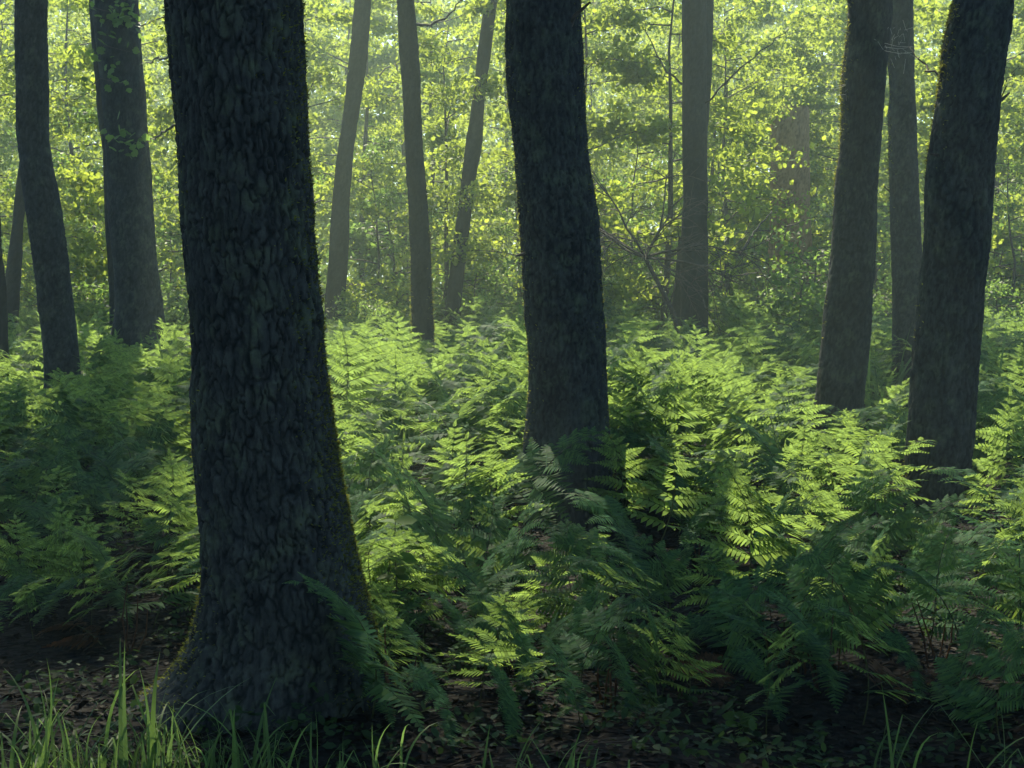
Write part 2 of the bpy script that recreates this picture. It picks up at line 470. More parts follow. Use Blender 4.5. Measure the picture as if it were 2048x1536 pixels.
RB = [(0, 1778, 1827), (100, 1775, 1825), (200, 1779, 1832), (300, 1779, 1834), (400, 1781, 1836), (500, 1783, 1842), (600, 1785, 1845), (700, 1787, 1845), (760, 1785, 1846)]
oak("greyer hazy trunk standing between the two dark right-hand oaks", RB, 16.5, du=.016, dv=.018, amp=.009, plate=(.035, .1), seed=43, lump=.014,
    top_h=11, crowns=[(-.8, -1.2, 2.2, 2.5, 1.6, 2)], moss=[(left_side, 2200, .024)])
T9 = [(0, 1364, 1412), (200, 1364, 1413), (300, 1366, 1414), (400, 1366, 1414), (500, 1362, 1415), (600, 1362, 1415), (640, 1360, 1417)]
oak("straight hazy grey trunk beyond the ferns, right of the centre oak", T9, 21, M_BARK_FAR, du=.02, dv=.024, amp=.009, plate=(.04, .12), seed=47, lump=.012,
    top_h=15.5, crowns=[(-.2, -1.6, 2.2, 2.6, 1.7, 0)])
T9B = [(0, 1397, 1427), (100, 1397, 1424), (200, 1393, 1420), (300, 1383, 1411), (400, 1370, 1400), (500, 1355, 1388), (600, 1345, 1377), (640, 1338, 1372)]
oak("slanting thin trunk mostly hidden behind a straight grey trunk", T9B, 22.2, M_BARK_FAR, du=.022, dv=.03, amp=.007, plate=(.04, .12), seed=49, top_h=16,
    crowns=[(.8, .8, 2.2, 1.6, 1.2, 1), (.9, 1.4, -6.6, 2.1, 1.3, 2)])
T7 = [(0, 968, 995), (100, 955, 982), (200, 945, 970), (300, 930, 962), (400, 918, 945), (500, 905, 935), (600, 893, 922), (640, 890, 920)]
oak("thin pale trunk leaning towards the centre oak, shadowless and hazy", T7, 22.5, M_BARK_FAR, du=.02, dv=.028, amp=.006, plate=(.04, .12), seed=53, top_h=16,
    crowns=[(1.0, -1.7, 2.0, 1.9, 1.4, 2)])
T6 = [(0, 794, 829), (100, 797, 836), (150, 802, 842), (200, 806, 840), (300, 810, 847), (400, 817, 855), (500, 821, 860), (600, 823, 865), (690, 824, 868)]
oak("slender dark trunk with bulging knot midway between the two biggest oaks", T6, 18.5, M_BARK_FAR, du=.016, dv=.02, amp=.008, plate=(.035, .1), seed=59, top_h=13,
    crowns=[(.9, -.4, 2.0, 2.1, 1.4, 0)], moss=[(lambda th, z: np.clip(np.abs(np.cos(th)), 0, 1) ** 6 * sstep(3, .6, z), 1800, .03)])
T5 = [(0, 710, 742), (100, 700, 735), (200, 690, 722), (300, 675, 707), (400, 665, 700), (500, 658, 697), (600, 650, 690), (640, 648, 690)]
oak("hazy trunk leaning right just beside the massive oak", T5, 21.5, M_BARK_FAR, du=.02, dv=.026, amp=.007, plate=(.04, .12), seed=61, top_h=15.5,
    crowns=[(-1.5, .6, 2.2, 1.7, 1.2, 1)])
T3 = [(0, 186, 275), (50, 190, 280), (150, 200, 285), (250, 208, 292), (350, 215, 300), (450, 220, 307), (550, 230, 317), (620, 232, 325), (670, 225, 332), (700, 208, 338)]
e3, i3, o3 = oak("broad grey trunk carrying small leafy sprouts, left of the massive oak", T3, 17.0, du=.016, dv=.018, amp=.011, plate=(.04, .11), seed=67, lump=.018, top_h=11.5,
    crowns=[(-.8, .6, 2.0, 2.6, 1.6, 2), (.3, 3.2, -1.2, 1.8, 1.3, 0)])
T3B = [(0, 178, 198), (100, 184, 203), (300, 204, 219), (500, 214, 232), (590, 219, 236)]
oak("very thin trunk peeping out behind the broad sprouting trunk", T3B, 19.0, M_BARK_FAR, du=.02, dv=.03, amp=.005, plate=(.04, .12), seed=69, top_h=13, crowns=[(-.6, .3, 1.6, 1.3, 1.0, 0)])
T2 = [(0, 33, 92), (100, 33, 93), (200, 34, 95), (260, 32, 96), (340, 42, 105), (400, 52, 117), (500, 65, 132), (600, 76, 145), (680, 85, 155), (750, 90, 160)]
oak("dark bent trunk with kink, second from the left border", T2, 13.2, du=.013, dv=.015, amp=.01, plate=(.036, .11), seed=71, lump=.012, top_h=7.8,
    crowns=[(.6, 3.0, 1.2, 1.7, 1.2, 0), (-1.8, .6, 2.2, 2.8, 1.7, 1)])
T1 = [(200, 58, 76), (350, 36, 56), (450, 24, 47), (560, 12, 40), (620, 6, 36)]
oak("pale leaning trunk at the far left partly hidden by a dark bent trunk", T1, 20.0, M_BARK_FAR, du=.02, dv=.028, amp=.006, plate=(.04, .12), seed=73, top_h=14, crowns=[(-.4, .4, 2, 1.6, 1.2, 2)])
T0 = [(420, -22, -2), (520, -18, 6), (580, -14, 12), (650, -16, 14)]
oak("dim trunk cut off by the left border of the view", T0, 15.5, M_BARK_FAR, du=.02, dv=.028, amp=.006, plate=(.04, .12), seed=79, top_h=10, crowns=[(-.6, .8, 2, 2.4, 1.6, 0)])

# broken-off snag, rust brown, flat top
def snag():
    Y = 27.0
    rows = [(215, 1543, 1617), (300, 1542, 1618), (400, 1541, 1620), (500, 1539, 1622), (600, 1535, 1626)]
    zt = float(pix(1580, 215, Y)[2])
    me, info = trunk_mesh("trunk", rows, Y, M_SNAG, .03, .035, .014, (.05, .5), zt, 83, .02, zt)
    e = bpy.data.objects.new("tree_snag", None); COL.objects.link(e)
    bx = float(info["cx"][0]); bz = float(ground(bx, Y)); e.location = (bx, Y, bz)
    off = Matrix.Translation((-bx, -Y, -bz))
    obj("trunk", me, e, off)
    th = info["th"]; r = info["r"][-1]
    V = np.vstack([[info["cx"][-1], Y, info["z"][-1] + .03], np.stack([info["cx"][-1] + r * 1.02 * np.cos(th), Y + r * 1.02 * np.sin(th), np.full(len(th), info["z"][-1])], 1)])
    n = len(th)
    F = np.array([[0, 1 + i, 1 + (i + 1) % n] for i in range(n)])
    obj("cut_top", mesh_from("cut_top", V, F, M_SNAG), e, off)
    tag(e, "rust brown broken-off trunk with flat top half hidden by bushes", "tree stump")
snag()

# ------------------------------------------------------------------ leaves, sprays, understory trees and bushes
MAPLE_V = np.array([[0, 0, 0], [.12, .30, .03], [.30, .34, .03], [.42, .52, .0], [.62, .30, .02], [.80, .30, -.01], [1.0, 0, -.08],
                    [.80, -.30, -.01], [.62, -.30, .02], [.42, -.52, 0], [.30, -.34, .03], [.12, -.30, .03], [.4, 0, -.05]])
MAPLE_F = np.array([[12, i, (i + 1) % 12] for i in range(12)])
OVAL_V = np.array([[0, 0, 0], [.3, .24, .04], [.68, .25, .02], [1, 0, -.06], [.68, -.25, .02], [.3, -.24, .04], [.5, 0, -.03]])
OVAL_F = np.array([[6, i, (i + 1) % 6] for i in range(6)])

def understory_meshes(seed, H, R, nbr, nleaf, size, leaf, mat, low=.15, flat=.45):
    g = np.random.default_rng(seed)
    tw = Acc()
    zz = np.linspace(0, H * .96, 9)
    wob = np.cumsum(g.normal(0, .05, (9, 2)), 0)
    tr = np.column_stack([wob, zz])
    trunk = Acc(); trunk.add(*tube(tr, np.linspace(.012 + .008 * H, .008, 9), 6))
    ends = []
    for b in range(nbr):
        h = H * (low + (1 - low) * (b + g.uniform(0, 1)) / nbr)
        p0 = np.array([np.interp(h, zz, tr[:, 0]), np.interp(h, zz, tr[:, 1]), h])
        a = g.uniform(0, 2 * PI); u = h / H
        L = R * (1 - .55 * max(0, u - .35)) * g.uniform(.55, 1.1)
        d = np.array([math.cos(a), math.sin(a), g.uniform(.05, .55)])
        t = np.linspace(0, 1, 6)[:, None]
        pts = p0 + d * L * t + np.array([0, 0, -.28 * L]) * t ** 2 + np.cumsum(g.normal(0, .025 * L, (6, 3)), 0) * np.array([[0], [1], [1], [1], [1], [1]])
        tw.add(*tube(pts, np.linspace(.006 + .006 * L, .003, 6), 4))
        ends.append(pts)
        for s in range(5):
            k = g.uniform(.3, .95); q = pts[int(k * 5)]
            d2 = np.array([math.cos(a + g.normal(0, .9)), math.sin(a + g.normal(0, .9)), g.normal(0, .25)]) * L * g.uniform(.2, .45)
            p2 = q + d2 * np.linspace(0, 1, 4)[:, None]
            tw.add(*tube(p2, np.linspace(.005, .002, 4), 3))
            ends.append(p2)
    E = np.concatenate([np.array([p[i] * (1 - f) + p[i + 1] * f for i in range(len(p) // 3, len(p) - 1) for f in (0, .5)] + [p[-1]]) for p in ends])
    P = E[g.integers(0, len(E), nleaf)] + g.normal(0, .11, (nleaf, 3)) * np.array([1, 1, .55])
    nrm = g.normal(0, flat, (nleaf, 3)) + np.array([0, 0, 1.0])
    d = g.normal(0, 1, (nleaf, 3)) + np.array([0, 0, -.35])
    M = frames(nrm, d) * (size * g.uniform(.5, 1.25, nleaf))[:, None, None]
    cr = Acc(); cr.add(*scatter(*leaf, M, P))
    return trunk.mesh("trunk", M_TWIG), tw.mesh("branches", M_TWIG), cr.mesh("crown", mat)

MAPLE = (MAPLE_V, MAPLE_F); OVAL = (OVAL_V, OVAL_F)
SAP = [understory_meshes(200 + i, 7.5, 2.3, 26, 7200, .098, MAPLE if i % 2 == 0 else OVAL, M_LEAF, .10, .9) for i in range(4)]
SAPG = [understory_meshes(230 + i, 5.5, 1.9, 20, 3600, .10, OVAL, M_LEAF_G, .06, .55) for i in range(2)]
BUSH = [understory_meshes(250 + i, 1.9, 1.15, 22, 1700, .085, OVAL if i else MAPLE, M_LEAF_G, .03, .55) for i in range(3)]

def where(x, y):
    """a phrase that places x,y among the trunks as the photo shows them"""
    px = 1024 + FPX * x / y
    if px < 70: return "at the far left"
    if px < 170: return "by the dark bent trunk"
    if px < 345: return "by the broad sprouting trunk"
    if px < 640: return "behind the massive oak"
    if px < 790: return "beside the hazy leaning trunk"
    if px < 900: return "by the slender knotted trunk"
    if px < 1030: return "by the thin pale leaning trunk"
    if px < 1210: return "behind the centre oak"
    if px < 1340: return "just right of the centre oak"
    if px < 1450: return "by the straight hazy trunk"
    if px < 1630: return "by the rust brown snag"
    if px < 1800: return "behind the leaning mossy oak"
    if px < 1980: return "behind the black crooked oak"
    return "at the far right"

def plant(name, parts, x, y, s, rz, label, cat, group, zs=1.0):
    e = bpy.data.objects.new(name, None); COL.objects.link(e)
    e.location = (x, y, float(ground(x, y)) - .02); e.rotation_euler = (0, 0, rz); e.scale = (s, s, s * zs)
    for nm, me in zip(("trunk", "branches", "crown"), parts):
        ob = obj(nm, me, e)
        if nm != "trunk": ob["kind"] = "stuff"
    return tag(e, label, cat, group)

def layer(n, y0, y1, variants, smin, smax, name, look, cat, group, seed, avoid=0.0, span=1.0):
    g = np.random.default_rng(seed)
    for i in range(n):
        y = g.uniform(y0, y1)
        hw = .40 * y * span
        x = -hw + 2 * hw * (i + g.uniform(.1, .9)) / n
        k = int(g.integers(0, len(variants)))
        if y < 27.5 and 1450 < 1024 + FPX * x / y < 1720 and cat in ("sapling", "bush") and group != "low bushes at the fern edge": y = 28.3 + g.uniform(0, 2); x = x * 1.1
        row = "in the nearer row" if y < (y0 + y1) / 2 else "in the farther row"
        plant(name, variants[k], x, y, g.uniform(smin, smax), g.uniform(0, 6.28), f"{look} {where(x, y)} {row}", cat, group)
layer(13, 21.5, 24.5, SAP, .72, .95, "maple_sapling", "yellow-green backlit sapling", "sapling", "saplings behind the oaks", 301)
layer(15, 28.5, 32, SAP, .95, 1.15, "maple_sapling", "tall glowing sapling", "sapling", "tall saplings behind the oaks", 302)
layer(15, 37, 40, SAP, 1.2, 1.45, "young_maple", "far pale young tree", "tree", "far young trees", 303)
layer(9, 21, 27, SAPG, .6, .95, "hazel_bush", "cool green leafy hazel", "bush", "hazels under the saplings", 304)
layer(20, 19, 24, BUSH, .6, 1.05, "low_bush", "low dusky green bush", "bush", "low bushes at the fern edge", 305)
layer(16, 24, 30, BUSH, 1.0, 1.5, "low_bush", "hazy rounded bush", "bush", "rounded bushes beyond the ferns", 306)

plant("low_bush", BUSH[1], float(pix(1580, 560, 25.2)[0]), 25.2, 1.25, .6, "rounded green bush hiding the foot of the rust brown snag", "bush", "rounded bushes beyond the ferns")
plant("maple_sapling", SAP[1], float(pix(1455, 400, 25.6)[0]), 25.6, .8, 2.1, "sapling whose sprays touch the left side of the rust brown snag", "sapling", "saplings behind the oaks")
plant("maple_sapling", SAP[2], float(pix(1700, 400, 28.5)[0]), 28.5, .95, 4.1, "sapling between the rust brown snag and the leaning mossy oak", "sapling", "saplings behind the oaks")
# far wood that closes the view
def far_wood():
    """woodland edges one behind the other, each thin enough for the sun to shine through"""
    g = np.random.default_rng(401)
    a = Acc()
    for y0, half, top, n, l0, l1 in ((47, 32, 13, 2500, .15, .28), (58, 40, 16, 2700, .16, .32), (72, 48, 20, 2600, .2, .4), (96, 70, 28, 3600, .4, .8)):
        k = 30
        c = np.stack([g.uniform(-half, half, n), y0 + g.normal(0, .7, n), g.uniform(0, 1, n) * top], 1)
        P = np.repeat(c, k, 0) + g.normal(0, .55, (n * k, 3))
        nrm = g.normal(0, .8, (n * k, 3)) + np.array([0, 0, 1.0])
        M = frames(nrm, g.normal(0, 1, (n * k, 3))) * g.uniform(l0, l1, n * k)[:, None, None]
        a.add(*scatter(OVAL_V[:6], np.array([[0, 1, 5], [1, 2, 5], [2, 4, 5], [2, 3, 4]]), M, P))
    tag(obj("far_forest", a.mesh("far_forest", M_LEAF)), "hazy mass of distant sunlit woodland behind everything", "forest", kind="stuff")
far_wood()

def wood_behind():
    """the same wood goes on around and behind the viewer and shades the sky"""
    g = np.random.default_rng(402)
    n = 420; k = 26
    a_ = g.uniform(PI * .97, PI * 2.03, n); r_ = g.uniform(9, 24, n)
    c = np.stack([np.cos(a_) * r_ * 1.15, np.sin(a_) * r_, g.uniform(1.5, 17, n)], 1)
    c2 = np.stack([g.uniform(-14, 14, 130), g.uniform(-12, 1, 130), g.uniform(9, 14, 130)], 1)
    c3 = np.stack([g.choice([-1, 1], 320) * g.uniform(13, 24, 320), g.uniform(0, 20, 320), g.uniform(1, 15, 320)], 1)
    c = np.concatenate([c, c2, c3]); n = len(c)
    P = np.repeat(c, k, 0) + g.normal(0, .75, (n * k, 3))
    M = frames(g.normal(0, .6, (n * k, 3)) + np.array([0, 0, 1.0]), g.normal(0, 1, (n * k, 3))) * g.uniform(.3, .6, n * k)[:, None, None]
    a = Acc(); a.add(*scatter(OVAL_V[:6], np.array([[0, 1, 5], [1, 2, 5], [2, 4, 5], [2, 3, 4]]), M, P))
    tag(obj("surrounding_forest", a.mesh("surrounding_forest", M_CANOPY)), "leafy woodland that goes on around the viewpoint", "forest", kind="stuff")
wood_behind()

# leaf sprouts on the broad trunk
SPROUT_LEAF = mesh_from("leaf", MAPLE_V, MAPLE_F, M_LEAF_G)
def sprouts():
    g = np.random.default_rng(77)
    for (px, py, n) in [(225, 95, 18), (240, 30, 34), (215, 160, 10), (245, 278, 30), (205, 20, 20)]:
        c = pix(px, py, 16.55)
        a = Acc()
        root = pix(px - 30, py + 10, 16.75)
        a.add(*tube(np.array([root, (root + c) / 2 + [0, 0, .05], c + np.array([.2, 0, -.05])]), [.008, .006, .002], 4))
        P = c + g.normal(0, 1, (n, 3)) * np.array([.17, .1, .1])
        M = frames(g.normal(0, .8, (n, 3)) + np.array([0, -.5, .7]), g.normal(0, 1, (n, 3)) + np.array([.8, 0, -.2])) * g.uniform(.06, .115, n)[:, None, None]
        sp = obj("leafy_sprout", a.mesh("leafy_sprout", M_TWIG), e3, o3)
        for q in range(n):
            M4 = np.eye(4); M4[:3, :3] = M[q]; M4[:3, 3] = P[q]
            obj("leaf", SPROUT_LEAF, sp, Matrix(M4.tolist()))
sprouts()

# ------------------------------------------------------------------ bracken
def pinna_mesh(n, droop, seed, lobed):
    """one side frond of unit length along +X, lying in XY"""
    g = np.random.default_rng(seed)
    a = Acc()
    curve = lambda t: np.array([t, .04 * math.sin(2.2 * t), .10 * math.sin(t * 2.2) * .5 - droop * t * t])
    t = np.linspace(0, 1, 6)
    a.add(*tube(np.array([curve(q) for q in t]), np.linspace(.010, .003, 6), 3))
    for i in range(n):
        u = (i + .6) / (n + .3)
        L = .25 * min(1, (1 - u) * 1.25 + .05) * (0.75 + .25 * min(1, u * 6)) * g.uniform(.9, 1.1)
        w = .92 / n * .5
        for s in (-1, 1):
            p = curve(u + (.012 if s > 0 else 0))
            d = np.array([.36 + .15 * u, s * 1.0, -.14 + g.normal(0, .1)]); d /= np.linalg.norm(d)
            f = np.array([1.0, -s * .35, g.normal(0, .12)]); f /= np.linalg.norm(f)
            up = np.array([0, 0, .05 * L])
            if lobed:
                V = [p - f * w * .8, p + f * w * .8]
                F = []
                m = 4
                for q in range(1, m + 1):
                    v = q / (m + .6); ww = w * (1.05 - .75 * v)
                    notch = p + d * L * (v - .10) + up
                    tip = p + d * L * v
                    base = len(V)
                    V += [notch - f * ww * .62, notch + f * ww * .62, tip - f * ww * 1.12 + d * L * .05, tip + f * ww * 1.12 + d * L * .05]
                    # strip plus two lobes
                    pl, pr = (0, 1) if q == 1 else (base - 2, base - 1)
                    F += [(pl, pr, base + 3), (pl, base + 3, base + 2)]
                V.append(p + d * L * 1.08 - np.array([0, 0, .06 * L])); k = len(V) - 1
                F.append((k - 2, k - 1, k))
                a.add(V, F)
            else:
                V = [p - f * w * .8, p + f * w * .8, p + d * L * .55 + f * w * .95 + up, p + d * L + np.array([0, 0, -.05 * L]), p + d * L * .55 - f * w * .95 + up]
                a.add(V, [(0, 1, 2), (0, 2, 4), (4, 2, 3)])
    return np.concatenate(a.V), np.concatenate(a.F)

PINNA_HI = [pinna_mesh(15, .12 + .08 * i, 500 + i, True) for i in range(3)]
PINNA_LO = [pinna_mesh(11, .12 + .08 * i, 510 + i, False) for i in range(3)]
PINNA_HI_ME = [mesh_from("frond", v, f, M_FERN) for v, f in PINNA_HI]
PINNA_LO_ME = [mesh_from("frond", v, f, M_FERN) for v, f in PINNA_LO]

def fern_template(seed, hs, Lb, Lp, arch, n, curl=0.0):
    """stalk points and a list of (variant, 4x4) for every side frond; leans towards +X"""
    g = np.random.default_rng(seed)
    tot = hs + Lb
    S = np.linspace(0, tot, 40)
    phi = .05 + arch * (S / tot) ** 1.8 + curl * np.clip((S / tot - .8) / .2, 0, 1) ** 2
    X = np.concatenate([[0], np.cumsum(np.sin(phi[:-1]) * np.diff(S))]); Z = np.concatenate([[0], np.cumsum(np.cos(phi[:-1]) * np.diff(S))])
    pts = np.stack([X, .03 * np.sin(S * 5 + seed), Z], 1)
    fr = []
    for k in range(n):
        u = (k / n) ** .85
        s = hs + Lb * u * .97
        p = np.array([np.interp(s, S, pts[:, i]) for i in range(3)])
        f = np.interp(s, S, phi)
        T = np.array([math.sin(f), 0, math.cos(f)]); N = np.array([-math.cos(f), 0, math.sin(f)])
        Lk = Lp * (1 - u) ** .85 * (1 if k else .92) + .035
        for side in (-1, 1):
            a = .22 + .55 * u + g.normal(0, .07)
            d = np.array([0, side * math.cos(a), 0]) + T * math.sin(a) + N * g.normal(.0, .09)
            if u < .6: d[2] -= .12 * math.cos(f)
            if g.random() < .05: continue
            nrm = N * (.38 + .5 * u) + np.array([0, 0, .74 - .45 * u]) + g.normal(0, .15, 3)
            M3 = frames(nrm[None], d[None])[0] * (Lk * g.uniform(.75, 1.14))
            M3 = M3 @ np.diag([1, 1.0 + .35 * u, 1])
            M4 = np.eye(4); M4[:3, :3] = M3; M4[:3, 3] = p
            fr.append((int(g.integers(0, 3)), M4, k))
    f = phi[-1]; T = np.array([math.sin(f), 0, math.cos(f)]); N = np.array([-math.cos(f), 0, math.sin(f)])
    M4 = np.eye(4); M4[:3, :3] = frames(N[None], T[None])[0] * .085; M4[:3, 3] = pts[-2]
    fr.append((0, M4, n))
    sv, sf = tube(pts[::3], np.linspace(.0055, .0015, len(pts[::3])), 5)
    return dict(fr=fr, pts=pts, stalk=(sv, sf), me=mesh_from("stalk", sv, sf, M_FERN_STEM), apex=pts[:, 2].max(), reach=pts[-1, 0], kmax=n)

TPL = [fern_template(600, .16, .70, .38, .30, 10), fern_template(601, .20, .72, .44, .60, 10), fern_template(602, .24, .74, .46, 1.0, 9),
       fern_template(603, .26, .76, .48, 1.4, 9), fern_template(604, .26, .80, .48, 1.7, 9), fern_template(605, .24, .64, .42, .85, 9),
       fern_template(606, .20, .70, .46, 1.2, 9, .9), fern_template(607, .22, .72, .40, .45, 10)]
# merged levels of fronds for ferns farther away: three tiers each
def tier_meshes(t):
    out = []
    for lo, hi in ((0, 1), (2, 3), (4, 5), (6, 99)):
        a = Acc()
        for var, M, k in t["fr"]:
            if lo <= k <= hi:
                v, f = PINNA_LO[var]
                a.add(v @ M[:3, :3].T + M[:3, 3], f)
        out.append(a.mesh("frond", M_FERN))
    return out
for t in TPL:
    t["tiers"] = tier_meshes(t)

def fern(x, y, ti, s, az, label, group, detail=True, sink=0.02, tilt=0.0, roll=0.0):
    t = TPL[ti]
    e = bpy.data.objects.new("bracken_fern", None); COL.objects.link(e)
    e.matrix_world = Matrix.Translation((x, y, float(ground(x, y)) - sink)) @ Matrix.Rotation(az, 4, 'Z') @ Matrix.Rotation(roll, 4, 'X') @ Matrix.Rotation(tilt, 4, 'Y') @ Matrix.Scale(s, 4)
    obj("stalk", t["me"], e)
    if detail:
        for var, M, k in t["fr"]:
            obj("frond", PINNA_HI_ME[var], e, Matrix(M.tolist()))
    else:
        for me in t["tiers"]:
            obj("frond", me, e)
    return tag(e, label, "fern", group)

def fern_at(px, py, Y, ti, az, label, tilt=0.0, group="ferns that stand out from the thicket", smax=1.9):
    roll = .38 * math.cos(az) if ti >= 2 else 0.0
    """put the frond tip region at photo pixel px,py"""
    t = TPL[ti]
    P = pix(px, py, Y)
    s = 1.0
    for _ in range(3):
        bx, by = P[0] - math.cos(az) * t["reach"] * s * .5, Y
        s = min(smax, max(.35, (P[2] - float(ground(bx, by))) / t["apex"]))
    return fern(bx, by, ti, s, az, label, group, True, tilt=tilt, roll=roll)

TO_CAM = -PI / 2
STARS = [
    (175, 1010, 6.6, 0, TO_CAM + .2, "upright sunlit triangular fern left of the massive oak, in the clear"),
    (338, 893, 7.4, 7, TO_CAM - .1, "tall bright fern touching the left edge of the massive oak"),
    (235, 850, 9.2, 3, .1, "wide arching frond spread above the dark hollow on the left"),
    (60, 1105, 6.5, 2, PI - .3, "flat fern at the left border below the upright sunlit one"),
    (270, 1100, 6.7, 2, -.4, "low fern reaching towards the massive oak foot from the left"),
    (900, 838, 9.0, 1, TO_CAM + .25, "broad bright fern just left of the centre oak"),
    (1030, 890, 8.3, 5, -.25, "fern crossing in front of the centre oak trunk"),
    (1110, 832, 8.35, 3, .35, "raised frond tip pointing up across the centre oak"),
    (1335, 850, 9.2, 0, TO_CAM, "neat triangular fern right of the centre oak"),
    (1600, 832, 8.6, 7, TO_CAM + .1, "largest glowing upright fern below the leaning mossy oak"),
    (1690, 822, 10.4, 1, TO_CAM + .5, "bright fern at the foot of the leaning mossy oak"),
    (1560, 965, 7.2, 2, .15, "fern with raised side fronds in the right-hand thicket"),
    (1860, 965, 7.6, 3, .2, "frond tip raised in front of the black crooked oak"),
    (1230, 985, 7.6, 4, PI - .1, "shaded blue-green frond stretched left below the centre oak"),
    (1190, 1150, 6.4, 3, .05, "arching fern with pointed tips right of the fern heap"),
    (1400, 1215, 5.9, 4, -.05, "long flat sunlit frond pointing right above the dark soil"),
    (1130, 1240, 5.8, 3, -.15, "wide low fern at the front edge of the sunlit heap"),
    (655, 1100, 4.86, 3, PI + .5, "shaded blue-green fern drooping across the massive oak foot"),
    (785, 1020, 6.3, 0, TO_CAM + .1, "steep narrow fern right beside the massive oak"),
    (1000, 1060, 6.8, 6, -.2, "fern with curled tip at the top of the sunlit heap"),
    (690, 645, 12.2, 1, TO_CAM - .2, "tall pale fern against the light right of the massive oak"),
    (800, 690, 12.0, 7, TO_CAM + .2, "golden fern in front of the slender knotted trunk"),
    (1440, 680, 13.6, 1, -.4, "spreading golden fern between the straight hazy trunk and the leaning oak"),
    (1340, 690, 13.2, 2, .2, "golden arching fern below the straight hazy trunk"),
    (1990, 880, 8.6, 5, TO_CAM + .4, "fern with separate pointed leaves right of the black crooked oak"),
    (1990, 1290, 5.6, 3, PI - .1, "dim layered fern at the right border above the dark soil"),
    (1950, 1370, 5.2, 4, PI + .1, "lowest shaded fern at the right border"),
    (1500, 1385, 5.1, 4, PI - .05, "small dark frond lying over the bare soil at the front"),
    (850, 1440, 4.75, 4, PI + .05, "flat dark fern at the bottom beside the oak roots"),
    (1740, 1130, 6.3, 2, -.3, "fern over rusty stalks in the right-hand thicket"),
    (1600, 1110, 6.2, 5, TO_CAM - .4, "fern with rusty old stalks at the front of the right thicket"),
    (1290, 1235, 5.75, 4, .1, "second flat sunlit frond reaching right, just behind the longest one"),
    (960, 1215, 5.7, 3, -.5, "sunlit arching fern at the middle of the front heap"),
    (880, 1150, 5.9, 3, PI + .4, "sunlit fern arching left towards the massive oak foot"),
    (1060, 1160, 6.0, 2, TO_CAM + .5, "full sunlit fern crowning the front heap"),
    (1700, 1010, 6.9, 3, .3, "arching fern with drooping tips left of the black crooked oak foot"),
    (1440, 1075, 6.9, 4, PI - .15, "shaded frond pointing left across the dark gap"),
    (1650, 1230, 5.6, 4, -.2, "low shaded frond under the right-hand thicket"),
    (1800, 1310, 5.3, 4, PI - .3, "dim flat frond low in the right foreground"),
    (100, 960, 7.4, 3, .3, "shaded arching fern in the hollow at the left"),
    (720, 1330, 4.9, 3, PI + .2, "faint dark frond against the oak's shaded right root"),
]
placed = []
for a in STARS:
    o = fern_at(*a)
    placed.append((o.location.x, o.location.y))

